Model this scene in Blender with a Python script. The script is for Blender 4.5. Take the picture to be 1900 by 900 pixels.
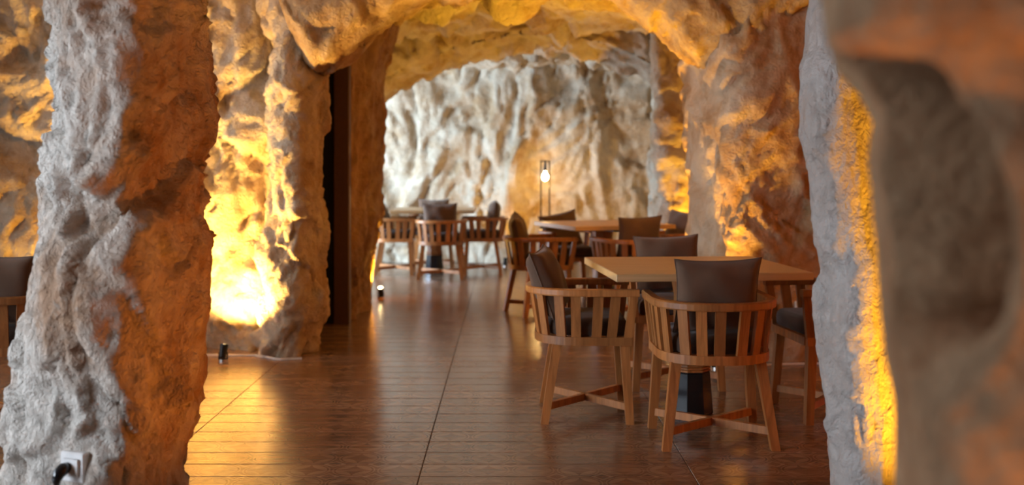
import bpy, math, random
import numpy as np
from mathutils import Vector, Matrix
from mathutils.bvhtree import BVHTree

for o in list(bpy.data.objects):
    bpy.data.objects.remove(o, do_unlink=True)
scene = bpy.context.scene
COL = scene.collection
random.seed(4)
PI = math.pi
R = math.radians

# ------------------------------------------------------------------ camera
FPX, U0, V0, CAMH = 2000.0, 942.0, 308.0, 1.30
cam_d = bpy.data.cameras.new('camera')
cam = bpy.data.objects.new('camera', cam_d)
COL.objects.link(cam)
cam.location = (0, 0, CAMH)
cam.rotation_euler = (PI / 2, 0, 0)
cam_d.sensor_width = 36
cam_d.lens = FPX / 1900 * 36
cam_d.shift_x = (950 - U0) / 1900
cam_d.shift_y = (V0 - 450) / 1900
cam_d.clip_start = 0.05
cam_d.dof.use_dof = True
cam_d.dof.focus_distance = 4.2
cam_d.dof.aperture_fstop = 2.2
scene.camera = cam

# ------------------------------------------------------------------ world, light, exposure
w = bpy.data.worlds.new('world')
scene.world = w
w.use_nodes = True
w.node_tree.nodes['Background'].inputs[0].default_value = (0.55, 0.70, 1.0, 1)
w.node_tree.nodes['Background'].inputs[1].default_value = 0.6
vs = scene.view_settings
vs.view_transform = 'Standard'
vs.look = 'None'
vs.gamma = 1
vs.exposure = 0.0
vs.use_curve_mapping = False

DAY = (0.80, 0.89, 1.0)
WARM = (1.0, 0.50, 0.03)
AMBER = (1.0, 0.25, 0.008)


def area(name, loc, target, sx, sy, power, col, spread=180):
    d = bpy.data.lights.new(name, 'AREA')
    d.shape = 'RECTANGLE'
    d.size, d.size_y = sx, sy
    d.spread = R(spread)
    d.energy = power
    d.color = col
    o = bpy.data.objects.new(name, d)
    COL.objects.link(o)
    o.location = loc
    o.rotation_euler = (Vector(target) - Vector(loc)).to_track_quat('-Z', 'Y').to_euler()
    return o


# daylight entering by the windows of the left wall
area('daylight_front_window', (-4.85, 1.15, 1.5), (-.5, 3.1, 1.1), 2.1, 1.7, 30, DAY, 62)
area('daylight_middle_window', (-4.85, 3.2, 1.35), (-1.0, 3.3, 1.1), 2.0, 1.8, 70, DAY)
area('daylight_side_window', (-4.85, 5.75, 1.3), (1.3, 6.9, 1.2), 1.9, 1.7, 20, DAY, 70)
area('daylight_back_window', (-4.1, 12.6, 1.25), (.6, 14.6, .8), 1.9, 1.6, 480, (.56, .76, 1.0))


def px(u, v, y):
    """world point seen at pixel (u, v) of the photograph at depth y"""
    return Vector(((u - U0) * y / FPX, y, CAMH - (v - V0) * y / FPX))


# ------------------------------------------------------------------ numpy noise
def _h(ix, iy, iz, seed):
    n = (ix.astype(np.int64) * 374761393 + iy.astype(np.int64) * 668265263 +
         iz.astype(np.int64) * 2147483647 + seed * 1274126177) & 0xFFFFFFFF
    n = ((n ^ (n >> 13)) * 1274126177) & 0xFFFFFFFF
    n = ((n ^ (n >> 16)) * 2246822519) & 0xFFFFFFFF
    return n ^ (n >> 15)


def noise(P, seed=0):
    I = np.floor(P)
    F = P - I
    ix, iy, iz = (I[:, k].astype(np.int64) for k in range(3))
    U = F * F * F * (F * (F * 6 - 15) + 10)
    tot = np.zeros(len(P))
    for dx in (0, 1):
        for dy in (0, 1):
            for dz in (0, 1):
                h = _h(ix + dx, iy + dy, iz + dz, seed)
                gx = ((h & 1023) / 511.5 - 1)
                gy = (((h >> 10) & 1023) / 511.5 - 1)
                gz = (((h >> 20) & 1023) / 511.5 - 1)
                d = gx * (F[:, 0] - dx) + gy * (F[:, 1] - dy) + gz * (F[:, 2] - dz)
                wt = ((U[:, 0] if dx else 1 - U[:, 0]) * (U[:, 1] if dy else 1 - U[:, 1]) *
                      (U[:, 2] if dz else 1 - U[:, 2]))
                tot += wt * d
    return tot * 1.4


def fbm(P, octs=3, seed=0):
    t, a = 0, 1.0
    for k in range(octs):
        t = t + a * noise(P * (2.03 ** k), seed + 17 * k)
        a *= 0.5
    return t


def worley(P, seed=0):
    I = np.floor(P).astype(np.int64)
    f1 = np.full(len(P), 9.0)
    f2 = np.full(len(P), 9.0)
    idv = np.zeros(len(P))
    for dx in (-1, 0, 1):
        for dy in (-1, 0, 1):
            for dz in (-1, 0, 1):
                a, b, c = I[:, 0] + dx, I[:, 1] + dy, I[:, 2] + dz
                h = _h(a, b, c, seed)
                q = np.stack([a + (h & 1023) / 1023.0, b + ((h >> 10) & 1023) / 1023.0,
                              c + ((h >> 20) & 1023) / 1023.0], 1)
                d = np.sqrt(((P - q) ** 2).sum(1))
                near = d < f1
                f2 = np.where(near, f1, np.minimum(f2, d))
                idv = np.where(near, (h >> 7) & 1023, idv)
                f1 = np.where(near, d, f1)
    return f1, f2, idv / 1023.0


def facets(P, seed=0):
    """blocks of rock: each Voronoi cell is a tilted plane with its own offset"""
    I = np.floor(P).astype(np.int64)
    f1 = np.full(len(P), 9.0)
    f2 = np.full(len(P), 9.0)
    val = np.zeros(len(P))
    for dx in (-1, 0, 1):
        for dy in (-1, 0, 1):
            for dz in (-1, 0, 1):
                a, b, c = I[:, 0] + dx, I[:, 1] + dy, I[:, 2] + dz
                h = _h(a, b, c, seed)
                g = _h(a, b, c, seed + 91)
                o = P - np.stack([a + (h & 1023) / 1023.0, b + ((h >> 10) & 1023) / 1023.0,
                                  c + ((h >> 20) & 1023) / 1023.0], 1)
                d = np.sqrt((o ** 2).sum(1))
                pl_ = (o[:, 0] * ((g & 1023) / 511.5 - 1) + o[:, 1] * (((g >> 10) & 1023) / 511.5 - 1) +
                       o[:, 2] * (((g >> 20) & 1023) / 511.5 - 1)) + .5 * ((g >> 5) & 255) / 255.0 - .25
                near = d < f1
                f2 = np.where(near, f1, np.minimum(f2, d))
                val = np.where(near, pl_, val)
                f1 = np.where(near, d, f1)
    edge = f2 - f1
    return val * np.clip(edge / .07, 0, 1), edge


def rock(P, seed=0, freq=1.0, stretch=0.75):
    Q = P * np.array([1, 1, stretch]) * freq
    V = np.stack([noise(Q * 1.3, seed + 1), noise(Q * 1.3, seed + 2), noise(Q * 1.3, seed + 3)], 1)
    W = Q + 0.45 * V
    d = 0.55 * noise(W * 1.1, seed + 5)
    a, e = facets(W * 1.7, seed + 7)
    d += 0.62 * a
    d += 0.30 * (np.abs(noise(W * 1.9, seed + 6)) * 2 - .4)
    W2 = W + 0.10 * np.stack([noise(Q * 5, seed + 21), noise(Q * 5, seed + 22), noise(Q * 5, seed + 23)], 1)
    a2, e2 = facets(W2 * 4.6, seed + 8)
    d += 0.27 * a2
    d += 0.17 * (0.35 - np.abs(noise(W2 * 5.3, seed + 9)) * 1.6)
    d += 0.12 * fbm(W2 * 10, 3, seed + 10)
    return d


# ------------------------------------------------------------------ materials
MATS = {}


def mat(name):
    m = bpy.data.materials.new(name)
    m.use_nodes = True
    nt = m.node_tree
    b = nt.nodes['Principled BSDF']
    MATS[name] = m
    return m, nt, b


def nn(nt, t, **kw):
    n = nt.nodes.new(t)
    for k, v in kw.items():
        if k in n.inputs:
            n.inputs[k].default_value = v
        else:
            setattr(n, k, v)
    return n


def ramp(nt, src, stops):
    r = nt.nodes.new('ShaderNodeValToRGB')
    while len(r.color_ramp.elements) < len(stops):
        r.color_ramp.elements.new(0.5)
    for e, (p, c) in zip(r.color_ramp.elements, stops):
        e.position = p
        e.color = (*c, 1) if len(c) == 3 else c
    nt.links.new(src, r.inputs[0])
    return r.outputs[0]


def mix(nt, fac, a, b, mode='MIX'):
    m = nt.nodes.new('ShaderNodeMix')
    m.data_type = 'RGBA'
    m.blend_type = mode
    for s, v in ((m.inputs[0], fac), (m.inputs[6], a), (m.inputs[7], b)):
        if isinstance(v, (int, float)):
            s.default_value = v
        elif isinstance(v, tuple):
            s.default_value = (*v, 1)
        else:
            nt.links.new(v, s)
    return m.outputs[2]


def math_n(nt, op, a, b=None, c=None):
    m = nt.nodes.new('ShaderNodeMath')
    m.operation = op
    for i, v in enumerate((a, b, c)):
        if v is None:
            continue
        if isinstance(v, (int, float)):
            m.inputs[i].default_value = v
        else:
            nt.links.new(v, m.inputs[i])
    return m.outputs[0]


def rock_mat(name, base, stain, stain_amt, bump=0.5, off=0.0):
    m, nt, b = mat(name)
    geo = nn(nt, 'ShaderNodeTexCoord')
    mp = nn(nt, 'ShaderNodeMapping')
    mp.inputs['Location'].default_value = (off, off * .7, 0)
    nt.links.new(geo.outputs['Object'], mp.inputs[0])
    P = mp.outputs[0]
    n1 = nn(nt, 'ShaderNodeTexNoise', Scale=2.1, Detail=7.0, Roughness=.62, Distortion=.6)
    n2 = nn(nt, 'ShaderNodeTexNoise', Scale=9.0, Detail=6.0, Roughness=.65, Distortion=.3)
    n3 = nn(nt, 'ShaderNodeTexNoise', Scale=55.0, Detail=5.0, Roughness=.6)
    n4 = nn(nt, 'ShaderNodeTexNoise', Scale=24.0, Detail=6.0, Roughness=.65, Distortion=.8)
    for n in (n1, n2, n3, n4):
        nt.links.new(P, n.inputs['Vector'])
    vo = nn(nt, 'ShaderNodeTexVoronoi', Scale=42.0)
    nt.links.new(P, vo.inputs['Vector'])
    s1 = ramp(nt, n1.outputs[0], [(.5 - .1 * stain_amt, (0, 0, 0)), (.72 - .12 * stain_amt, (1, 1, 1))])
    s2 = ramp(nt, n2.outputs[0], [(.46, (0, 0, 0)), (.72, (1, 1, 1))])
    c = mix(nt, math_n(nt, 'MULTIPLY', s1, min(1, stain_amt)), base, stain)
    light = tuple(min(1, x * 1.18) for x in base)
    grey = (base[0] * .78, base[1] * .82, base[2] * .84)
    c = mix(nt, math_n(nt, 'MULTIPLY', s2, .55), c, light)
    s3 = ramp(nt, n4.outputs[0], [(.56, (0, 0, 0)), (.7, (1, 1, 1))])
    c = mix(nt, math_n(nt, 'MULTIPLY', s3, .4), c, grey)
    pits = ramp(nt, vo.outputs['Distance'], [(0.05, (0, 0, 0)), (.2, (1, 1, 1))])
    nt.links.new(c, b.inputs['Base Color'])
    b.inputs['Roughness'].default_value = .85
    b.inputs['Specular IOR Level'].default_value = .2
    hgt = math_n(nt, 'MULTIPLY_ADD', n3.outputs[0], .35, math_n(nt, 'MULTIPLY', n4.outputs[0], 1.0))
    hgt = math_n(nt, 'MULTIPLY_ADD', n2.outputs[0], 1.3, hgt)
    hgt = math_n(nt, 'MULTIPLY_ADD', pits, .10, hgt)
    bp = nn(nt, 'ShaderNodeBump', Strength=bump, Distance=.035)
    nt.links.new(hgt, bp.inputs['Height'])
    nt.links.new(bp.outputs[0], b.inputs['Normal'])
    return m


ROCK = rock_mat('rock_plaster', (.62, .53, .40), (.42, .27, .14), .9, .85)
ROCK_P = rock_mat('rock_pillar', (.64, .59, .53), (.40, .25, .16), 1.0, 1.0, 3.1)
ROCK_G = rock_mat('rock_grey', (.56, .53, .50), (.42, .33, .27), .6, .8, 7.7)
ROCK_W = rock_mat('rock_amber_tint', (.60, .47, .33), (.42, .25, .12), 1.0, .6, 4.4)  # brown of the amber light on the right wall is put into this colour
ROCK_A = rock_mat('rock_arch', (.56, .42, .25), (.34, .20, .09), 1.0, .8, 9.1)
ROCK_B = rock_mat('rock_brown', (.54, .36, .21), (.34, .17, .08), 1.0, .8, 5.3)


def wood_mat(name, c1, c2, rough=.4, scale=1.0, axis=0, coat=0.0):
    m, nt, b = mat(name)
    tc = nn(nt, 'ShaderNodeTexCoord')
    mp = nn(nt, 'ShaderNodeMapping')
    sc = [28 * scale] * 3
    sc[axis] = 1.6 * scale
    mp.inputs['Scale'].default_value = sc
    nt.links.new(tc.outputs['Object'], mp.inputs[0])
    oi = nn(nt, 'ShaderNodeObjectInfo')
    va = nn(nt, 'ShaderNodeVectorMath', operation='ADD')
    nt.links.new(mp.outputs[0], va.inputs[0])
    vm = nn(nt, 'ShaderNodeVectorMath', operation='SCALE')
    cb = nn(nt, 'ShaderNodeCombineXYZ')
    for k in range(3):
        nt.links.new(oi.outputs['Random'], cb.inputs[k])
    nt.links.new(cb.outputs[0], vm.inputs[0])
    vm.inputs['Scale'].default_value = 37
    nt.links.new(vm.outputs[0], va.inputs[1])
    n = nn(nt, 'ShaderNodeTexNoise', Scale=1.0, Detail=6.0, Roughness=.6, Distortion=1.0)
    nt.links.new(va.outputs[0], n.inputs['Vector'])
    c = ramp(nt, n.outputs[0], [(.3, c2), (.62, c1)])
    v = math_n(nt, 'MULTIPLY_ADD', oi.outputs['Random'], .5, .75)
    hs = nn(nt, 'ShaderNodeHueSaturation')
    nt.links.new(c, hs.inputs['Color'])
    nt.links.new(v, hs.inputs['Value'])
    nt.links.new(hs.outputs[0], b.inputs['Base Color'])
    b.inputs['Roughness'].default_value = rough
    b.inputs['Coat Weight'].default_value = coat
    bp = nn(nt, 'ShaderNodeBump', Strength=.12, Distance=.004)
    nt.links.new(n.outputs[0], bp.inputs['Height'])
    nt.links.new(bp.outputs[0], b.inputs['Normal'])
    return m


TEAK = wood_mat('teak', (.46, .18, .05), (.25, .09, .024), .40, 1.0, 2)
OAK = wood_mat('oak_top', (.66, .43, .21), (.54, .33, .14), .38, 1.0, 0)


def plain(name, col, rough=.5, metal=0.0, emit=None, estr=0.0):
    m, nt, b = mat(name)
    n = nn(nt, 'ShaderNodeTexNoise', Scale=35.0, Detail=3.0)
    tc = nn(nt, 'ShaderNodeTexCoord')
    nt.links.new(tc.outputs['Object'], n.inputs['Vector'])
    c = ramp(nt, n.outputs[0], [(.3, tuple(x * .88 for x in col)), (.7, tuple(min(1, x * 1.08) for x in col))])
    nt.links.new(c, b.inputs['Base Color'])
    b.inputs['Roughness'].default_value = rough
    b.inputs['Metallic'].default_value = metal
    if emit:
        b.inputs['Emission Color'].default_value = (*emit, 1)
        b.inputs['Emission Strength'].default_value = estr
    return m


BLACK = plain('black_lacquer', (.012, .012, .014), .18)
BLACKM = plain('black_metal', (.02, .02, .02), .45, .6)
CHROME = plain('bright_metal', (.7, .68, .64), .25, 1.0)
WHITEP = plain('white_plastic', (.78, .77, .76), .3)
GROUT = plain('grout', (.62, .6, .57), .8)
SUBF = plain('joint_filler', (.05, .032, .022), .7)
DARKWOOD = plain('dark_wood', (.10, .05, .028), .5)
DOORBLK = plain('door_black', (.008, .008, .009), .5)
LENS = plain('lamp_lens', (1, .9, .7), .3, 0, (1.0, .72, .32), 40)
BULB = plain('bulb_glow', (1, .9, .7), .3, 0, (1.0, .70, .30), 60)


def fabric(name, col):
    m, nt, b = mat(name)
    tc = nn(nt, 'ShaderNodeTexCoord')
    n = nn(nt, 'ShaderNodeTexNoise', Scale=420.0, Detail=2.0)
    n2 = nn(nt, 'ShaderNodeTexNoise', Scale=7.0, Detail=4.0)
    for q in (n, n2):
        nt.links.new(tc.outputs['Object'], q.inputs['Vector'])
    c = ramp(nt, n2.outputs[0], [(.3, tuple(x * .85 for x in col)), (.7, tuple(x * 1.12 for x in col))])
    nt.links.new(c, b.inputs['Base Color'])
    b.inputs['Roughness'].default_value = .9
    b.inputs['Sheen Weight'].default_value = .25
    bp = nn(nt, 'ShaderNodeBump', Strength=.3, Distance=.002)
    nt.links.new(math_n(nt, 'MULTIPLY_ADD', n2.outputs[0], 4.0, n.outputs[0]), bp.inputs['Height'])
    nt.links.new(bp.outputs[0], b.inputs['Normal'])
    return m


FAB = fabric('taupe_fabric', (.125, .068, .038))
FABD = fabric('dark_seat_fabric', (.075, .045, .03))


XS, YS = 1.15, .19


def floor_mat():
    m, nt, b = mat('printed_plank')
    tc = nn(nt, 'ShaderNodeTexCoord')
    geo = nn(nt, 'ShaderNodeNewGeometry')
    oi = nn(nt, 'ShaderNodeObjectInfo')
    sp = nn(nt, 'ShaderNodeSeparateXYZ')
    nt.links.new(geo.outputs['Position'], sp.inputs[0])
    # ornament: cells with a ring, a four pointed star and leaf shaped lobes
    def fr(s, off, size):
        return math_n(nt, 'SUBTRACT', math_n(nt, 'FRACT', math_n(nt, 'DIVIDE', math_n(nt, 'ADD', s, 50 * size + off), size)), .5)
    fx = fr(sp.outputs[0], .37, XS / 6)
    fy = fr(sp.outputs[1], -4.13 + 6 * YS, YS)
    ax, ay = math_n(nt, 'ABSOLUTE', fx), math_n(nt, 'ABSOLUTE', fy)
    r = math_n(nt, 'SQRT', math_n(nt, 'ADD', math_n(nt, 'MULTIPLY', fx, fx), math_n(nt, 'MULTIPLY', fy, fy)))
    star = math_n(nt, 'ADD', math_n(nt, 'POWER', ax, .6), math_n(nt, 'POWER', ay, .6))
    star = math_n(nt, 'LESS_THAN', star, .62)
    disc = math_n(nt, 'LESS_THAN', r, .40)
    ring = math_n(nt, 'LESS_THAN', math_n(nt, 'ABSOLUTE', math_n(nt, 'SUBTRACT', r, .46)), .018)
    lobe = math_n(nt, 'GREATER_THAN', math_n(nt, 'SINE', math_n(nt, 'MULTIPLY', math_n(nt, 'ADD', ax, ay), 26.0)), .25)
    corner = math_n(nt, 'MULTIPLY', lobe, math_n(nt, 'GREATER_THAN', r, .5))
    pat = math_n(nt, 'MAXIMUM', math_n(nt, 'SUBTRACT', disc, star), math_n(nt, 'MAXIMUM', ring, corner))
    wn = nn(nt, 'ShaderNodeTexNoise', Scale=2.6, Detail=5.0, Roughness=.65, Distortion=.5)
    nt.links.new(geo.outputs['Position'], wn.inputs['Vector'])
    wear = ramp(nt, wn.outputs[0], [(.40, (.08, .08, .08)), (.58, (1, 1, 1))])
    # grain along the planks
    mp = nn(nt, 'ShaderNodeMapping')
    mp.inputs['Scale'].default_value = (2.2, 26, 4)
    nt.links.new(geo.outputs['Position'], mp.inputs[0])
    gn = nn(nt, 'ShaderNodeTexNoise', Scale=1.0, Detail=7.0, Roughness=.65, Distortion=1.2)
    nt.links.new(mp.outputs[0], gn.inputs['Vector'])
    g = ramp(nt, gn.outputs[0], [(.28, (.11, .056, .034)), (.5, (.21, .115, .068)), (.74, (.31, .185, .112))])
    c = mix(nt, math_n(nt, 'MULTIPLY', math_n(nt, 'MULTIPLY', pat, wear), .42), g, (.42, .28, .17))
    hs = nn(nt, 'ShaderNodeHueSaturation')
    nt.links.new(c, hs.inputs['Color'])
    nt.links.new(math_n(nt, 'MULTIPLY_ADD', oi.outputs['Random'], .22, .89), hs.inputs['Value'])
    nt.links.new(hs.outputs[0], b.inputs['Base Color'])
    rr = math_n(nt, 'MULTIPLY_ADD', wn.outputs[0], .16, .13)
    nt.links.new(rr, b.inputs['Roughness'])
    b.inputs['Specular IOR Level'].default_value = .8
    bp = nn(nt, 'ShaderNodeBump', Strength=.06, Distance=.004)
    nt.links.new(gn.outputs[0], bp.inputs['Height'])
    nt.links.new(bp.outputs[0], b.inputs['Normal'])
    return m


PLANK = floor_mat()

# ------------------------------------------------------------------ mesh helpers


def link(name, verts, faces, m, parent=None, smooth=False):
    me = bpy.data.meshes.new(name)
    me.from_pydata([tuple(v) for v in verts], [], faces)
    if smooth:
        me.polygons.foreach_set('use_smooth', [True] * len(me.polygons))
    me.materials.append(m)
    me.update()
    o = bpy.data.objects.new(name, me)
    COL.objects.link(o)
    if parent:
        o.parent = parent
    return o


class MB:
    def __init__(self):
        self.v, self.f = [], []

    def add(self, vs_, fs_):
        n = len(self.v)
        self.v += [tuple(v) for v in vs_]
        self.f += [tuple(i + n for i in f) for f in fs_]
        return self

    def box(self, c, s, mtx=None, bev=0.0):
        hx, hy, hz = (k / 2 for k in s)
        if bev <= 0:
            vs_ = [Vector((x * hx, y * hy, z * hz)) for z in (-1, 1) for y in (-1, 1) for x in (-1, 1)]
            fs_ = [(0, 2, 3, 1), (4, 5, 7, 6), (0, 1, 5, 4), (2, 6, 7, 3), (0, 4, 6, 2), (1, 3, 7, 5)]
        else:
            ring = []
            for z, k in ((-hz, bev), (-hz + bev, 0), (hz - bev, 0), (hz, bev)):
                a, b_ = hx - k, hy - k
                ring.append([Vector((p, q, z)) for p, q in
                             ((-a + bev, -b_), (a - bev, -b_), (a, -b_ + bev), (a, b_ - bev),
                              (a - bev, b_), (-a + bev, b_), (-a, b_ - bev), (-a, -b_ + bev))])
            vs_ = [p for r_ in ring for p in r_]
            fs_ = [tuple(range(7, -1, -1)), tuple(range(24, 32))]
            for k in range(3):
                for i in range(8):
                    j = (i + 1) % 8
                    fs_.append((k * 8 + i, k * 8 + j, k * 8 + 8 + j, k * 8 + 8 + i))
        if mtx:
            vs_ = [mtx @ p for p in vs_]
        return self.add([Vector(c) + p for p in vs_], fs_)

    def prism(self, p0, p1, w0, d0, w1, d1, xdir=(1, 0, 0)):
        """square bar from p0 to p1 with sections kept horizontal"""
        p0, p1, xd = Vector(p0), Vector(p1), Vector(xdir).normalized()
        yd = Vector((0, 0, 1)).cross(xd)
        vs_ = []
        for p, a, b_ in ((p0, w0, d0), (p1, w1, d1)):
            for sx, sy in ((-1, -1), (1, -1), (1, 1), (-1, 1)):
                vs_.append(p + xd * sx * a / 2 + yd * sy * b_ / 2)
        fs_ = [(3, 2, 1, 0), (4, 5, 6, 7)] + [(i, (i + 1) % 4, 4 + (i + 1) % 4, 4 + i) for i in range(4)]
        return self.add(vs_, fs_)

    def bar(self, p0, p1, wid, hgt):
        p0, p1 = Vector(p0), Vector(p1)
        d = (p1 - p0).normalized()
        s = d.cross(Vector((0, 0, 1))).normalized()
        u = s.cross(d)
        vs_ = [p + s * a * wid / 2 + u * b_ * hgt / 2 for p in (p0, p1) for a, b_ in ((-1, -1), (1, -1), (1, 1), (-1, 1))]
        fs_ = [(0, 1, 2, 3), (7, 6, 5, 4)] + [(i, 4 + i, 4 + (i + 1) % 4, (i + 1) % 4) for i in range(4)]
        return self.add(vs_, fs_)

    def tube(self, pts, rad, n=10, cap=True):
        pts = [Vector(p) for p in pts]
        rad = rad if isinstance(rad, (list, tuple)) else [rad] * len(pts)
        vs_, fs_ = [], []
        ref = None
        for i, p in enumerate(pts):
            d = (pts[min(i + 1, len(pts) - 1)] - pts[max(i - 1, 0)]).normalized()
            if ref is None:
                ref = Vector((1, 0, 0)) if abs(d.x) < .9 else Vector((0, 1, 0))
            a = (ref - d * ref.dot(d)).normalized()
            b_ = d.cross(a)
            ref = a
            for k in range(n):
                t = 2 * PI * k / n
                vs_.append(p + (a * math.cos(t) + b_ * math.sin(t)) * rad[i])
        for i in range(len(pts) - 1):
            for k in range(n):
                fs_.append((i * n + k, i * n + (k + 1) % n, (i + 1) * n + (k + 1) % n, (i + 1) * n + k))
        if cap:
            fs_ += [tuple(range(n - 1, -1, -1)), tuple(range((len(pts) - 1) * n, len(pts) * n))]
        return self.add(vs_, fs_)

    def sweep(self, path, norms, sec):
        """section points (outward, z) swept along a plan path"""
        n = len(sec)
        vs_, fs_ = [], []
        for p, nv in zip(path, norms):
            for a, z in sec:
                vs_.append(Vector((p[0] + nv[0] * a, p[1] + nv[1] * a, p[2] + z)))
        for i in range(len(path) - 1):
            for k in range(n):
                fs_.append((i * n + k, (i + 1) * n + k, (i + 1) * n + (k + 1) % n, i * n + (k + 1) % n))
        fs_ += [tuple(range(n)), tuple(range(len(path) * n - 1, (len(path) - 1) * n - 1, -1))]
        return self.add(vs_, fs_)

    def build(self, name, m, parent=None, smooth=False):
        return link(name, self.v, self.f, m, parent, smooth)


def empty(name, loc, rz=0.0):
    o = bpy.data.objects.new(name, None)
    COL.objects.link(o)
    o.location = loc
    o.rotation_euler = (0, 0, rz)
    o.empty_display_size = .1
    return o


def tag(o, label=None, cat=None, group=None, kind=None):
    if label:
        o['label'] = label
    if cat:
        o['category'] = cat
    if group:
        o['group'] = group
    if kind:
        o['kind'] = kind
    return o


def copy_tree(o, parent=None):
    c = o.copy()
    COL.objects.link(c)
    c.parent = parent
    for ch in list(o.children):
        copy_tree(ch, c)
    return c


# ------------------------------------------------------------------ rock builders
ROCKS = {}


def chaikin(poly, n=2):
    for _ in range(n):
        q = []
        for i in range(len(poly)):
            a, b_ = np.array(poly[i]), np.array(poly[(i + 1) % len(poly)])
            q += [a * .75 + b_ * .25, a * .25 + b_ * .75]
        poly = q
    return poly


def rock_block(name, poly, z0, z1, res, amp, seed, m, freq=1.0, stretch=.75, left=None, right=None, round_n=2,
               carve=None, zres=None, flat=None):
    """closed block of sculpted rock on a counter-clockwise plan outline; left/right: (z, x) profiles of its two sides"""
    P = np.array(chaikin([np.array(p, float) for p in poly], round_n))
    P2 = np.vstack([P, P[:1]])
    L = np.concatenate([[0], np.cumsum(np.linalg.norm(np.diff(P2, axis=0), axis=1))])
    n = max(12, int(L[-1] / res))
    t = np.linspace(0, L[-1], n, endpoint=False)
    ring = np.stack([np.interp(t, L, P2[:, 0]), np.interp(t, L, P2[:, 1])], 1)
    tan = np.roll(ring, -1, 0) - np.roll(ring, 1, 0)
    for _ in range(3):
        tan = (tan + np.roll(tan, 1, 0) + np.roll(tan, -1, 0)) / 3
    tan /= np.linalg.norm(tan, axis=1)[:, None]
    nor = np.stack([tan[:, 1], -tan[:, 0]], 1)
    nz = int((z1 - z0) / (zres or res)) + 1
    zs = np.linspace(z0, z1, nz)
    X = np.tile(ring[:, 0], (nz, 1))
    Y = np.tile(ring[:, 1], (nz, 1))
    Z = np.repeat(zs[:, None], n, 1)
    xl, xr = ring[:, 0].min(), ring[:, 0].max()
    if left is not None:
        lz = np.interp(zs, [a for a, _ in left], [b_ for _, b_ in left])[:, None]
        rz = np.interp(zs, [a for a, _ in right], [b_ for _, b_ in right])[:, None]
        X = lz + (X - xl) / (xr - xl) * (rz - lz)
    Q = np.stack([X.ravel(), Y.ravel(), Z.ravel()], 1)
    d = rock(Q, seed, freq, stretch) * amp
    N = np.tile(nor, (nz, 1))
    if flat is not None:
        wt = np.exp(-(((Q[:, 0] - flat[0]) ** 2 + (Q[:, 2] - flat[1]) ** 2) / flat[2] ** 2) ** 2) * (Q[:, 1] < flat[3])
        d = d * (1 - wt) + flat[4] * wt
    if carve is not None:
        d = d - carve(Q)
    Q[:, 0] += N[:, 0] * d
    Q[:, 1] += N[:, 1] * d
    i = np.arange(nz - 1)[:, None] * n
    k = np.arange(n)[None, :]
    k2 = (k + 1) % n
    F = np.stack([(i + k).ravel(), (i + k2).ravel(), (i + n + k2).ravel(), (i + n + k).ravel()], 1)
    faces = F.tolist() + [list(range(n - 1, -1, -1)), list(range((nz - 1) * n, nz * n))]
    o = link(name, Q.tolist(), faces, m, None, True)
    if name == 'rock_pillar':
        tag(o, PILLAR_LABELS.pop(0), 'pillar', 'rock pillars')
    else:
        tag(o, kind='structure')
    ROCKS[name] = BVHTree.FromPolygons(Q.tolist(), faces[:-2])
    return o


def rock_arch(name, xs, zb, ztop, yc, half, res, amp, seed, m, sag=None):
    """beam along x whose lower edge follows zb(x)"""
    x = np.arange(xs[0], xs[1], res)
    lo = np.interp(x, [a for a, _ in zb], [b_ for _, b_ in zb])
    k = np.array([1, 2, 3, 2, 1]) / 9
    w_ = max(3, int(.12 / res))
    lo = np.convolve(np.pad(lo, w_, mode='edge'), np.ones(2 * w_ + 1) / (2 * w_ + 1), 'valid')
    hh = ztop - lo.mean()
    m1 = int(hh / res)
    m2 = int(2 * half / res)
    # cross-section param: front face down, underside, back face up
    sec = []
    for t in np.linspace(1, 0, m1):
        sec.append((-1, t, 'f'))
    for t in np.linspace(-1, 1, m2)[1:-1]:
        sec.append((t, 0, 'u'))
    for t in np.linspace(0, 1, m1):
        sec.append((1, t, 'b'))
    S = np.array([[a, b_] for a, b_, _ in sec])
    n = len(sec)
    Y = yc + half * S[:, 0][None, :] * np.ones((len(x), 1))
    Zr = S[:, 1][None, :]
    Z = lo[:, None] + (ztop - lo[:, None]) * Zr
    # round the lower edges
    rd = np.clip(1 - (Z - lo[:, None]) / .3, 0, 1) ** 2
    Y = yc + (Y - yc) * (1 - .25 * rd)
    Z = Z - np.where(np.abs(S[:, 0][None, :]) < .999, .12 * (1 - S[:, 0][None, :] ** 2), 0)
    X = np.repeat(x[:, None], n, 1)
    Q = np.stack([X.ravel(), Y.ravel(), Z.ravel()], 1)
    ny = np.where(S[:, 1] > 0, np.sign(S[:, 0]), S[:, 0] * .5)
    nzv = np.where(S[:, 1] > 0, -.15, -1.0)
    Nn = np.stack([np.zeros(n), ny, nzv], 1)
    Nn /= np.linalg.norm(Nn, axis=1)[:, None]
    N = np.tile(Nn, (len(x), 1))
    d = rock(Q, seed, 1.0, 1.0) * amp
    Q += N * d[:, None]
    i = np.arange(len(x) - 1)[:, None] * n
    kk = np.arange(n - 1)[None, :]
    F = np.stack([(i + kk).ravel(), (i + n + kk).ravel(), (i + n + kk + 1).ravel(), (i + kk + 1).ravel()], 1)
    faces = F.tolist()
    o = link(name, Q.tolist(), faces, m, None, True)
    tag(o, kind='structure')
    return o


def prof(pts, y):
    """(v, u) pixel outline at depth y -> sorted (z, x)"""
    return sorted((px(u, v, y).z, px(u, v, y).x) for v, u in pts)


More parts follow.
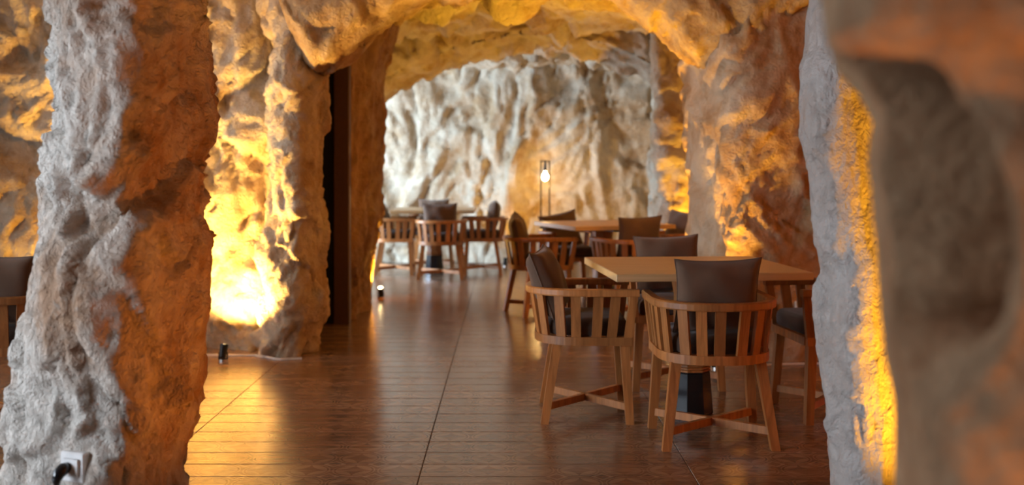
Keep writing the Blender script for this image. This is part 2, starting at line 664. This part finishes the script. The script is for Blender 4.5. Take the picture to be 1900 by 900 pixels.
# ------------------------------------------------------------------ structure: floor
XS, YS = 1.15, .19
sub = MB()
sub.box((-.3, 6.2, -.03), (10.2, 18.6, .04))
floor = sub.build('floor', SUBF)
tag(floor, kind='structure')
pm = MB().box((0, 0, -.006), (XS - .0025, YS - .006, .012), None, .0022)
plank0 = pm.build('plank', PLANK, floor)
first = True
far = MB()
nbuilt = 0
for j in range(0, 60):
    yc = 4.13 + (j - 6) * YS + YS / 2
    half = yc * .52
    for i in range(-5, 5):
        xc = -.37 + (i + .5) * XS
        if xc - XS / 2 > half + .5 or xc + XS / 2 < -half - .6 or xc < -4.8 or xc > 4.3:
            far.box((xc, yc, -.006), (XS - .0025, YS - .006, .012))
            continue
        if yc > 4.0 and yc < 11.3 and nbuilt < 285:
            o = plank0 if first else plank0.copy()
            if not first:
                COL.objects.link(o)
                o.parent = floor
            first = False
            o.location = (xc, yc, 0)
            nbuilt += 1
        else:
            far.box((xc, yc, -.006), (XS - .0025, YS - .006, .012))
for j in range(-26, 0):
    yc = 4.13 + (j - 6) * YS + YS / 2
    for i in range(-4, 4):
        far.box((-.37 + (i + .5) * XS, yc, -.006), (XS - .0025, YS - .006, .012))
o = far.build('far_planks', PLANK, floor)
tag(o, kind='stuff')

# ------------------------------------------------------------------ structure: rock
PILLAR_LABELS = ['big rough grey-white rock pillar on the left with a wall socket', 'slim smooth grey rock pillar on the right before the chairs',
                 'blurred brown rock pillar at the right edge, nearest of all', 'rock pillar between the glowing niche wall and the black door']
# left foreground pillar
ypl = 3.1
lp = prof([(-60, 62), (0, 63), (75, 70), (90, 64), (150, 70), (270, 78), (320, 61), (400, 53), (480, 44), (540, 44),
           (600, 32), (680, 25), (740, 26), (800, 16), (900, 4), (1150, -10)], ypl)
lp = [(z_, x_ + .012 - .02 * max(0, z_ - .9)) for z_, x_ in lp]
rp = prof([(-60, 378), (0, 376), (80, 368), (160, 365), (200, 380), (250, 379), (300, 370), (450, 370), (520, 357),
           (560, 357), (650, 351), (700, 360), (760, 365), (820, 365), (900, 358), (1150, 366)], ypl)
rp = [(z_, x_ - .035) for z_, x_ in rp]
rock_block('rock_pillar', [(-1.37, 3.2), (-1.30, 2.98), (-.985, 2.82), (-.915, 2.87), (-.87, 3.1), (-.89, 3.4), (-1.1, 3.55), (-1.35, 3.45)],
           -.02, 2.75, .0115, .09, 11, ROCK_P, 1.9, .7, lp, rp, 2, None, None, (-1.165, .49, .085, 3.1, .01))
ROCKS['trim_1'] = ROCKS['rock_pillar']

# right grey pillar, its right flank turned away
ypr = 3.2
lp = prof([(v_, u_ + 6) for v_, u_ in [(-60, 1500), (0, 1498), (100, 1488), (250, 1486), (330, 1500), (450, 1508), (500, 1522), (600, 1522),
           (700, 1527), (800, 1534), (900, 1543), (1150, 1545)]], ypr)
rp = [(z, x + .42) for z, x in lp]
rock_block('rock_pillar', [(.97, 3.5), (.88, 3.22), (.90, 3.1), (.965, 3.05), (1.04, 3.10), (1.24, 3.3), (1.3, 3.6), (1.1, 3.8)],
           -.02, 2.75, .012, .036, 23, ROCK_G, 2.0, .6, lp, rp, 1)


# foreground mass on the right with a deep hollow
def hollow(Q):
    u = Q[:, 0] * FPX / Q[:, 1] + U0
    d = 0
    for cx, cz, rx, rz, dep, tilt in ((.347, 1.275, .034, .10, .38, .16), (.335, 1.115, .022, .045, .05, -.2)):
        X = Q[:, 0] - cx + tilt * (Q[:, 2] - cz)
        r2 = (X / rx) ** 2 + ((Q[:, 2] - cz) / rz) ** 2
        front = (Q[:, 1] < 1.0)
        d = d + dep * np.exp(-r2 ** 3) * front
    return d


rock_block('rock_pillar', [(.335, 1.02), (.33, .92), (.38, .84), (.50, .74), (.78, .70), (1.0, .9), (1.0, 1.5), (.8, 1.75), (.60, 1.75), (.45, 1.4)],
           -.02, 2.75, .011, .009, 31, ROCK_B, 2.0, .7, prof([(-60, 1575), (60, 1590), (110, 1650), (200, 1700), (300, 1680), (420, 1695), (520, 1705), (600, 1705), (760, 1725), (900, 1760), (1100, 1765)], .93),
           [(0, 1.05), (3, 1.05)], 2, hollow)

# niche wall at the left, pillar beside it
rock_block('wall_niche', [(-5.0, 7.62), (-3.4, 7.55), (-2.4, 7.62), (-1.6, 7.6), (-1.6, 7.95), (-5.0, 8.1)],
           -.02, 2.85, .026, .17, 41, ROCK, 1.1, .8)
ya = 7.5
lp = prof([(-60, 470), (80, 500), (200, 490), (300, 492), (400, 486), (500, 490), (600, 484), (665, 478)], ya)
rp = prof([(v_, u_ - 10) for v_, u_ in [(-60, 612), (90, 606), (250, 601), (400, 597), (480, 596), (560, 603), (600, 598), (640, 594), (665, 588)]], ya)
rock_block('rock_pillar', [(-1.72, 7.5), (-1.6, 7.3), (-1.4, 7.28), (-1.28, 7.45), (-1.27, 7.8), (-1.4, 7.98), (-1.7, 7.95)],
           -.02, 2.85, .018, .10, 47, ROCK, 1.8, .7, lp, rp)
# wall between doorway and back room
lp = prof([(-60, 622), (100, 632), (300, 640), (500, 640), (600, 636)], 9.2)
rp = prof([(-60, 720), (60, 716), (110, 708), (250, 704), (400, 700), (470, 696), (540, 684), (600, 680)], 9.6)
rock_block('wall_between', [(-1.46, 9.0), (-1.30, 9.0), (-1.2, 9.2), (-1.18, 9.7), (-1.2, 10.2), (-1.3, 10.7), (-1.5, 10.95), (-2.1, 10.95), (-2.2, 10.6), (-1.5, 10.3)],
           -.02, 2.85, .02, .10, 53, ROCK_B, 2.2, .35, [(0, -2.2), (3, -2.2)], [(0, -1.30), (.35, -1.28), (.65, -1.22), (1.0, -1.19), (2.2, -1.15), (2.5, -1.05), (2.9, -.95)])
# back wall
rock_block('wall_back', [(-4.4, 14.75), (-2.5, 14.55), (-.8, 14.6), (.6, 14.5), (1.8, 14.5), (3.0, 14.4), (3.0, 15.1), (-4.4, 15.1)],
           -.02, 3.1, .034, .20, 61, ROCK, .95, .5)
# right: wall block with a lit end, the recess behind it, the farther wall
rock_block('wall_right', [(1.30, 7.85), (1.38, 7.35), (1.47, 7.10), (1.9, 7.2), (2.6, 7.33), (4.4, 7.6), (4.4, 8.2), (1.6, 8.2), (1.36, 8.15)],
           -.02, 2.85, .026, .13, 71, ROCK_W, 1.1, .75)
rock_block('wall_recess', [(2.35, 8.1), (2.6, 8.1), (2.6, 11.2), (2.35, 11.2)], -.02, 2.85, .06, .12, 73, ROCK, 1.0, .8)
rock_block('wall_far_right', [(1.50, 11.2), (1.56, 11.0), (1.95, 10.95), (2.6, 10.95), (2.9, 14.6), (2.05, 14.6), (1.80, 12.8)],
           -.02, 2.95, .032, .14, 79, ROCK, 1.2, .7)
# arches
rock_arch('trim_5', (-1.75, 2.6), [(-1.75, 2.93), (-1.62, 2.75), (-1.5, 2.35), (-1.38, 2.1), (-1.2, 2.06), (-.95, 2.30), (-.62, 2.52), (0, 2.6), (.6, 2.6), (1.0, 2.50), (1.25, 2.2), (1.5, 2.1), (1.85, 2.25), (2.6, 2.6)],
          2.95, 7.55, .42, .022, .13, 83, ROCK_A)
rock_arch('trim_6', (-2.6, 2.2), [(-2.6, 1.7), (-1.9, 1.75), (-1.55, 1.95), (-1.2, 2.25), (-.6, 2.52), (.1, 2.68), (.9, 2.62), (1.45, 2.4), (1.8, 2.1), (2.2, 1.9)],
          3.05, 11.75, .42, .028, .18, 89, ROCK)
# ceiling
gx = np.arange(-5.2, 4.6, .05)
gy = np.arange(-2.8, 15.2, .05)
GX, GY = np.meshgrid(gx, gy)
Q = np.stack([GX.ravel(), GY.ravel(), np.full(GX.size, 2.72)], 1)
d = rock(Q, 97, .8, 1.0)
Q[:, 2] -= d * .30
nx = len(gx)
ii = np.arange(len(gy) - 1)[:, None] * nx
kk = np.arange(nx - 1)[None, :]
F = np.stack([(ii + kk).ravel(), (ii + nx + kk).ravel(), (ii + nx + kk + 1).ravel(), (ii + kk + 1).ravel()], 1)
tag(link('ceiling', Q.tolist(), F.tolist(), ROCK, None, True), kind='structure')


# outer shell, outside the frame: plastered walls with window openings on the left
def wall_box(name, boxes, m=ROCK):
    b_ = MB()
    for c, s in boxes:
        b_.box(c, s)
    return tag(b_.build(name, m), kind='structure')


wall_box('wall_left', [((-5.1, .7, .23), (.2, 7.2, .5)), ((-5.1, .7, 2.75), (.2, 7.2, .6)), ((-5.1, -1.5, 1.45), (.2, 2.8, 1.98)),
                       ((-5.1, 4.53, 1.45), (.2, .46, 1.98)), ((-5.1, 7.2, 1.45), (.2, .9, 1.98)), ((-5.1, 6.0, .23), (.2, 3.4, .5)), ((-5.1, 6.0, 2.75), (.2, 3.4, .6)), ((-4.5, 9.75, 1.45), (.2, 3.7, 2.98)),
                       ((-4.5, 12.6, .23), (.2, 2.2, .5)), ((-4.5, 12.6, 2.75), (.2, 2.2, .6)), ((-4.5, 14.4, 1.45), (.2, 1.4, 2.98))])
wall_box('wall_front', [((-.3, -2.9, 1.45), (9.8, .2, 2.98))])
wall_box('wall_side', [((4.5, 2.2, 1.45), (.2, 10.2, 2.98))])
wall_box('wall_passage', [((-3.3, 9.9, 1.45), (2.4, .2, 2.98))])
for k, (x, y0, y1) in enumerate(((-5.0, -.1, 4.3), (-4.4, 11.55, 13.7), (-5.0, 4.75, 6.75))):
    b_ = MB()
    for yy in np.linspace(y0, y1, 4):
        b_.box((x - .1, yy, 1.46), (.08, .05, 1.98))
    for zz in (.5, 2.43):
        b_.box((x - .1, (y0 + y1) / 2, zz), (.08, y1 - y0, .05))
    tag(b_.build('window_%d' % (k + 1), BLACKM), kind='structure')

# black door and its jamb in the alcove behind the left pillar
tag(MB().box((-1.86, 8.93, 1.16), (.86, .05, 2.33), None, .004).build('door_1', DOORBLK), kind='structure')
tag(MB().box((-1.365, 8.9, 1.17), (.13, .12, 2.36), None, .008).build('trim_7', DARKWOOD), kind='structure')
tag(MB().box((-2.35, 8.93, 1.17), (.12, .12, 2.36), None, .008).build('trim_8', DARKWOOD), kind='structure')


# pale grout bead along the foot of the rock
def bead(name, pts):
    b_ = MB()
    P_ = []
    for a, c in zip(pts[:-1], pts[1:]):
        for t in np.linspace(0, 1, 7)[:-1]:
            P_.append((a[0] + (c[0] - a[0]) * t, a[1] + (c[1] - a[1]) * t + random.uniform(-.012, .012), .004))
    b_.tube(P_, .011, 6)
    tag(b_.build(name, GROUT), kind='structure')


bead('baseboard_niche', [(-3.2, 7.34), (-2.5, 7.38), (-1.72, 7.37), (-1.55, 7.22), (-1.35, 7.24)])
bead('baseboard_right', [(1.6, 7.0), (2.0, 7.07), (2.6, 7.0)])

# ------------------------------------------------------------------ chairs


def upath(a, bb, yf, z, n=40, e=2.35):
    """U outline: straight arms from y=yf to 0, superelliptic back to y=-bb"""
    pts = [(-a, yf, z), (-a, yf * .5, z)]
    for t in np.linspace(PI, 2 * PI, n):
        c, s = math.cos(t), math.sin(t)
        pts.append((a * math.copysign(abs(c) ** (2 / e), c), -bb * abs(s) ** (2 / e), z))
    pts += [(a, yf * .5, z), (a, yf, z)]
    P_ = np.array(pts)
    L_ = np.concatenate([[0], np.cumsum(np.linalg.norm(np.diff(P_, axis=0), axis=1))])
    t = np.linspace(0, L_[-1], n + 10)
    P_ = np.stack([np.interp(t, L_, P_[:, k]) for k in range(3)], 1)
    T = np.gradient(P_, axis=0)
    T /= np.linalg.norm(T, axis=1)[:, None]
    N = np.stack([T[:, 1], -T[:, 0]], 1)     # outward
    return P_, N


def make_chair():
    root = empty('dining_chair', (0, 0, 0))
    rt, rn = upath(.272, .285, .26, .645)
    lt, ln = upath(.247, .245, .225, .395)
    MB().sweep(rt, rn, [(-.022, 0), (.022, 0), (.024, .006), (.024, .030), (.018, .036), (-.018, .036), (-.024, .030), (-.024, .006)]) \
        .build('top_rail', TEAK, root)
    fr_ = MB().sweep(lt, ln, [(-.016, 0), (.018, 0), (.018, .042), (-.016, .042)])
    fr_.box((0, .215, .416), (.47, .03, .042))
    fr_.box((0, .0, .405), (.48, .05, .02))
    fr_.build('seat_frame', TEAK, root)
    n = len(rt)
    ns = 15
    for k in range(ns):
        t = .5 + (n - 2) * k / (ns - 1)
        i = int(round(t))
        a, b_ = Vector(lt[i]), Vector(rt[i])
        if k in (0, ns - 1):
            a.y, b_.y = .205, .235
        a.z, b_.z = .428, .652
        nv = Vector((rn[i][0], rn[i][1], 0)).normalized()
        tv = Vector((-nv.y, nv.x, 0))
        wd = .049 if k not in (0, ns - 1) else .04
        th = .017 if k not in (0, ns - 1) else .03
        MB().prism(a, b_, wd, th, wd, th, tv).build('slat', TEAK, root)
    for sx in (-1, 1):
        for top, foot in (((.195, -.15), (.25, -.215)), ((.225, .19), (.25, .215))):
            MB().prism((sx * foot[0], foot[1], .0), (sx * top[0], top[1], .398), .040, .040, .048, .046).build('leg', TEAK, root)
    for s in (-1, 1):
        MB().bar((-.232 * s, -.196, .085), (.238 * s, .203, .085), .024, .036).build('stretcher', TEAK, root)
    # padded seat
    ct, _ = upath(.225, .222, .21, 0)
    ring = [Vector((p[0], p[1], 0)) for p in ct]
    sv, sf = [], []
    lv = [(.437, .95), (.445, .99), (.48, 1.0), (.505, .98), (.522, .92), (.530, .8), (.534, .45), (.535, .0)]
    nr = len(ring)
    for z, s in lv:
        for p in ring:
            sv.append((p.x * s, p.y * s + (1 - s) * .02, z))
    for a in range(len(lv) - 1):
        for k in range(nr):
            k2 = (k + 1) % nr
            sf.append((a * nr + k, a * nr + k2, (a + 1) * nr + k2, (a + 1) * nr + k))
    sf.append(tuple(range(nr - 1, -1, -1)))
    link('seat_cushion', sv, sf, FABD, root, True)
    return root


def make_cushion():
    """throw cushion standing on its lower edge, thickness along y"""
    n = 22
    W, H, T = .200, .178, .068
    vs_, fs_ = [], []
    for side in (1, -1):
        for j in range(n + 1):
            for i in range(n + 1):
                u, v = 2 * i / n - 1, 2 * j / n - 1
                pin = 1 - .085 * (1 - (abs(u)) ** 2.5) * (abs(v) ** 3)
                pin2 = 1 - .085 * (1 - (abs(v)) ** 2.5) * (abs(u) ** 3)
                th = max(0, (1 - u ** 4) * (1 - v ** 4)) ** .55
                wr = 1 + .10 * math.sin(5 * u + 3 * v) * (1 - abs(u)) + .06 * math.sin(9 * v * u + 2)
                x, z = W * u * pin2, H * v * pin
                vs_.append((x, side * (T * th * wr + .002), z + H))
    m_ = (n + 1) ** 2
    for s in (0, 1):
        for j in range(n):
            for i in range(n):
                a = s * m_ + j * (n + 1) + i
                q = (a, a + 1, a + n + 2, a + n + 1)
                fs_.append(q if s else q[::-1])
    edge = [i for i in range(n + 1)] + [j * (n + 1) + n for j in range(1, n + 1)] + \
           [n * (n + 1) + i for i in range(n - 1, -1, -1)] + [j * (n + 1) for j in range(n - 1, 0, -1)]
    for a, b_ in zip(edge, edge[1:] + edge[:1]):
        fs_.append((a, b_, b_ + m_, a + m_))
    root = empty('throw_cushion', (0, 0, 0))
    o = link('cover', vs_, fs_, FAB, root, True)
    # piped seam
    pts = []
    for a in edge + edge[:1]:
        p = vs_[a]
        pts.append((p[0] * 1.004, 0, p[2]))
    MB().tube(pts, .0035, 6, False).build('piping', FAB, root, True)
    return root


chair0 = make_chair()
cush0 = make_cushion()
state = {'c': True, 'p': True}


def place_chair(x, y, deg, label, clabel, group, back=.175, cyaw=0.0, ctilt=13.0, croll=0.0, cx=0.0, cz=.528):
    c = chair0 if state['c'] else copy_tree(chair0)
    state['c'] = False
    c.location = (x, y, 0)
    c.rotation_euler = (0, 0, R(deg))
    tag(c, label, 'chair', group)
    p = cush0 if state['p'] else copy_tree(cush0)
    state['p'] = False
    M = Matrix.Translation((x, y, 0)) @ Matrix.Rotation(R(deg), 4, 'Z') @ Matrix.Translation((cx, -back + .07, cz)) @ \
        Matrix.Rotation(R(cyaw), 4, 'Z') @ Matrix.Rotation(R(ctilt), 4, 'X') @ Matrix.Rotation(R(croll), 4, 'Y')
    p.location = M.to_translation()
    p.rotation_euler = M.to_euler()
    tag(p, clabel, 'cushion', 'taupe cushions propped in the chairs')
    return c


G1, G2, G3, G4 = 'chairs round the nearest table', 'chairs round the middle table', 'chairs round the far table', 'chairs behind the left pillar'
place_chair(.97, 5.14, 1, 'slatted wooden tub chair with its back to us, nearest of all the chairs',
            'upright taupe cushion in the nearest chair, covering the front edge of the table', G1, croll=-1)
place_chair(.405, 5.685, -91, 'slatted wooden tub chair at the left side of the nearest table',
            'taupe cushion slumped sideways in the chair at the left of the nearest table', G1, cyaw=-12, ctilt=20, croll=3, back=.2)
place_chair(1.70, 5.69, 96, 'wooden tub chair half hidden by the grey rock pillar on the right',
            'taupe cushion hidden behind the grey rock pillar on the right', G1)
place_chair(.985, 6.44, 181, 'wooden tub chair on the far side of the nearest table, mostly covered by it',
            'taupe cushion showing above the far edge of the nearest table', G1, croll=2)
T2C, T2R = (.87, 9.85), R(20)


def around(c, rot, dist, side):
    a = rot + R(side)
    return c[0] + math.cos(a) * dist, c[1] + math.sin(a) * dist


x, y = around(T2C, T2R, .62, 180)
place_chair(x - .02, y - .1, -70, 'dark slatted chair at the left of the middle table, under the lantern lamp',
            'peaked taupe cushion in the chair left of the middle table', G2, cyaw=-22, ctilt=14, croll=8, back=.2)
x, y = around(T2C, T2R, .60, -90)
place_chair(x, y, 18, 'wooden tub chair in front of the middle table with its back to us',
            'upright taupe cushion in front of the middle table', G2, croll=-2)
x, y = around(T2C, T2R, .66, 0)
place_chair(x, y, 112, 'reddish wooden chair at the right end of the middle table by the rock recess',
            'taupe cushion at the right end of the middle table', G2, cyaw=10, croll=-5)
x, y = around(T2C, T2R, .60, 97)
place_chair(x, y, 200, 'wooden chair behind the middle table beside the lantern lamp',
            'low tilted taupe cushion behind the middle table at the foot of the lantern lamp', G2, croll=10, cz=.50)
place_chair(-.77, 12.48, 0, 'wooden tub chair with its back to us in front of the far table',
            'upright taupe cushion in front of the far white-edged table', G3, croll=-1)
place_chair(-1.36, 13.0, -88, 'wooden tub chair at the left of the far table next to the brown rock wall',
            'taupe cushion at the left of the far table, cut off by the brown rock wall', G3, cyaw=-10, ctilt=18)
place_chair(-.30, 13.08, 91, 'wooden tub chair at the right of the far table against the pale rock',
            'taupe cushion at the right of the far table, seen edge on', G3, ctilt=8)
place_chair(-.95, 13.68, 180, 'wooden chair behind the far table close to the back wall',
            'taupe cushion just showing behind the far table', G3)
place_chair(-2.47, 5.36, -3, 'reddish slatted chair at the left edge, partly behind the big rock pillar',
            'lower taupe cushion at the left edge, in the slatted chair', G4, croll=2)
place_chair(-2.55, 6.5, 176, 'chair farther back at the left edge, hidden behind the slatted one and the pillar',
            'upper taupe cushion at the left edge, behind the slatted chair', G4, cx=.0)


# ------------------------------------------------------------------ tables
def table(x, y, size, deg, label, h=.78):
    root = empty('dining_table', (x, y, 0), R(deg))
    tag(root, label, 'table', 'square dining tables')
    MB().box((0, 0, h - .019), (size, size, .038), None, .003).build('table_top', OAK, root)
    b_ = MB().box((0, 0, h - .051), (size * .62, .07, .026)).box((0, 0, h - .052), (.07, size * .62, .026))
    b_.build('top_bracket', BLACKM, root)

    def octo(name, lv, m):
        mb = MB()
        vs_, fs_ = [], []
        for z, r_ in lv:
            for k in range(8):
                t = PI / 8 + k * PI / 4
                vs_.append((r_ * math.cos(t), r_ * math.sin(t), z))
        for a in range(len(lv) - 1):
            for k in range(8):
                fs_.append((a * 8 + k, a * 8 + (k + 1) % 8, a * 8 + 8 + (k + 1) % 8, a * 8 + 8 + k))
        fs_ += [tuple(range(7, -1, -1)), tuple(range(len(lv) * 8 - 8, len(lv) * 8))]
        return mb.add(vs_, fs_).build(name, m, root)
    octo('base', [(0, .118), (.006, .121), (.02, .119), (.215, .104), (.222, .100)], BLACK)
    for k in range(3):
        octo('collar_ring', [(.2225 + k * .014, .098), (.225 + k * .014, .106), (.233 + k * .014, .106), (.236 + k * .014, .098)], TEAK)
    octo('column', [(.262, .094), (.62, .086), (.70, .10), (h - .064, .11)], TEAK)
    return root


table(.965, 5.70, .975, 5, 'nearest square oak table, ringed by four chairs on the right')
table(T2C[0], T2C[1], .97, 20, 'middle square oak table in front of the lantern lamp, set askew')
table(-.89, 13.1, .99, 0, 'far square oak table by the pale back wall')


# ------------------------------------------------------------------ lamps
def spot(name, loc, target, power, col, ang, blend, rad=.03):
    d = bpy.data.lights.new(name, 'SPOT')
    d.energy = power
    d.color = col
    d.spot_size = R(ang)
    d.spot_blend = blend
    d.shadow_soft_size = rad
    o = bpy.data.objects.new(name, d)
    COL.objects.link(o)
    o.location = loc
    o.rotation_euler = (Vector(target) - Vector(loc)).to_track_quat('-Z', 'Y').to_euler()
    return o


def uplight(x, y, target, power, label, col=WARM, ang=120, blend=.6):
    root = empty('floor_uplight', (x, y, 0))
    tag(root, label, 'spotlight', 'small floor uplights along the rock')
    MB().tube([(0, 0, 0), (0, 0, .012), (0, 0, .014)], [.032, .032, .02], 16).build('base', CHROME, root)
    MB().box((-.028, 0, .035), (.006, .02, .05)).box((.028, 0, .035), (.006, .02, .05)).box((0, 0, .014), (.06, .02, .006)) \
        .build('yoke', BLACKM, root)
    dirv = (Vector(target) - Vector((x, y, .06))).normalized()
    c = Vector((0, 0, .062))
    hs_ = MB().tube([c - dirv * .045, c - dirv * .04, c + dirv * .03, c + dirv * .045], [.016, .023, .026, .028], 18) \
        .build('housing', BLACKM, root)
    MB().tube([c + dirv * .0452, c + dirv * .0465], [.023, .022], 16).build('lens', LENS, hs_)
    s = spot('uplight_beam', Vector((x, y, .062)) + dirv * .062, target, power, col, ang, blend)
    return root


uplight(-1.90, 7.20, (-1.86, 7.62, 1.05), 260, 'small black uplight on the floor before the glowing niche wall', (1, .55, .13), 118, .35)
uplight(-1.25, 10.62, (-1.3, 10.1, 1.4), 110, 'small uplight at the foot of the brown rock wall by the passage', WARM, 140)
uplight(-.03, 13.95, (.1, 14.6, 1.9), 32, 'small uplight on the floor at the pale back wall', WARM, 130, 1.0)
uplight(1.22, 13.6, (1.3, 14.5, 1.8), 22, 'uplight at the back wall hidden behind the middle table', WARM, 130, 1.0)
uplight(1.95, 10.5, (1.9, 11.0, 1.8), 200, 'uplight in the recess hidden behind the chair at the right', WARM, 130)
uplight(1.34, 8.5, (.95, 8.25, 2.7), 520, 'uplight behind the right rock wall, out of sight', WARM, 88)
uplight(1.62, 2.55, (1.18, 3.2, 1.4), 190, 'uplight beside the grey pillar, hidden by the blurred rock', (1, .42, .02), 84)
uplight(-2.2, 7.12, (-2.15, 7.4, 2.2), 230, 'added uplight at the niche wall, hidden by the big left pillar', (1, .54, .09), 110)  # unseen second lamp, added to turn the upper niche wall golden
uplight(.50, 2.95, (-.9, 3.2, 1.2), 60, 'added amber fill lamp between the two front pillars, below the frame', AMBER, 60)  # invented fill that turns the left pillar's right face orange
uplight(1.28, 8.3, (-1.3, 7.9, 1.1), 40, 'added amber fill lamp behind the right rock wall facing the black door', AMBER, 60)  # added fill, no known fitting: amber on niche pillar and passage wall
uplight(.72, .32, (.52, .8, 1.5), 80, 'added fill lamp at the foot of the blurred brown pillar, below the frame', (1, .36, .05), 130)  # made-up lamp that warms the nearest pillar
uplight(-2.9, 7.1, (-2.9, 7.6, 1.5), 75, 'uplight behind the big left pillar', WARM, 130)
uplight(1.34, 6.92, (1.42, 7.0, 2.5), 170, 'uplight at the right rock wall, hidden behind the chairs', WARM, 62)
for k, yy in enumerate((.6, 2.4, 4.4, 6.2)):
    uplight(3.5, yy, (4.3, yy, .9), 260, ['first', 'second', 'third', 'fourth'][k] + ' uplight along the right side wall beyond the frame', AMBER, 95)

# lantern lamp by the back wall
ln = empty('floor_lantern', (.485, 13.95, 0))
tag(ln, 'tall thin black lantern stand with a glowing bulb before the back wall', 'lamp')
b_ = MB()
for sx in (-1, 1):
    for sy in (-1, 1):
        b_ = MB().box((sx * .055, sy * .055, .69), (.014, .014, 1.36))
        b_.build('post', BLACKM, ln)
for z in (.02, 1.363):
    MB().box((0, .055, z), (.124, .014, .014)).box((0, -.055, z), (.124, .014, .014)) \
        .box((.055, 0, z), (.014, .124, .014)).box((-.055, 0, z), (.014, .124, .014)).build('frame', BLACKM, ln)
MB().box((0, 0, 1.363), (.11, .11, .008)).build('top_plate', BLACKM, ln)
MB().tube([(0, 0, 1.36), (0, 0, 1.25), (0, 0, 1.235)], [.012, .022, .022], 12).build('bulb_holder', BLACKM, ln)
pr = [(1.235, .013), (1.215, .018), (1.19, .034), (1.16, .043), (1.13, .036), (1.112, .018), (1.107, .004)]
MB().tube([(0, 0, z) for z, _ in pr], [r_ for _, r_ in pr], 16).build('bulb', BULB, ln, True)
pl = bpy.data.lights.new('lantern_light', 'POINT')
pl.energy = 16
pl.color = (1, .58, .18)
pl.shadow_soft_size = .05
po = bpy.data.objects.new('lantern_light', pl)
COL.objects.link(po)
po.location = (.485, 13.95, 1.05)


# ------------------------------------------------------------------ sockets, plug
def hit(name, u, v):
    d = px(u, v, 1.0) - Vector((0, 0, CAMH))
    h = ROCKS[name].ray_cast(Vector((0, 0, CAMH)), d.normalized())
    return h[0]


p = hit('trim_1', 137, 866)
ymin = min(hit('trim_1', 137 + a, 866 + b2).y for a in (-28, 0, 28) for b2 in (-26, 0, 22))
sock = empty('wall_socket', (p.x, p.y - .002, p.z), R(-22))
tag(sock, 'white square wall socket low on the big left pillar', 'socket')
MB().box((0, .009, 0), (.082, .032, .080), None, .004).build('frame_plate', WHITEP, sock)
cv = MB().box((0, -.0085, 0), (.052, .006, .048), None, .002).build('cover', WHITEP, sock)
MB().box((.017, -.012, .004), (.019, .004, .040), None, .0015).build('flap', WHITEP, cv)
pg = empty('power_plug', (p.x - .014, p.y - .010, p.z - .008), R(-22))
tag(pg, 'black power plug with its cord in the white socket', 'plug')
MB().tube([(0, .004, .010), (0, -.012, .008), (-.003, -.026, -.002), (-.007, -.03, -.018), (-.009, -.026, -.034)],
          [.013, .017, .016, .012, .007], 14).build('plug_body', BLACK, pg, True)
MB().tube([(-.009, -.026, -.03), (-.011, -.022, -.06), (-.012, -.012, -.12), (-.02, -.012, -.25), (-.03, -.03, -.40), (-.06, -.08, -.473), (-.2, -.12, -.475)],
          .0034, 8).build('cord', BLACK, pg, True)
p = hit('wall_right', 1485, 566)
if p:
    o = empty('wall_plate', (p.x, p.y - .012, p.z))
    tag(o, 'small white wall plate on the right rock wall between the slats of a chair', 'socket')
    MB().box((0, .01, 0), (.08, .045, .055), None, .004).build('frame_plate', WHITEP, o)
    MB().box((0, -.014, 0), (.05, .005, .03), None, .002).build('cover', WHITEP, o)
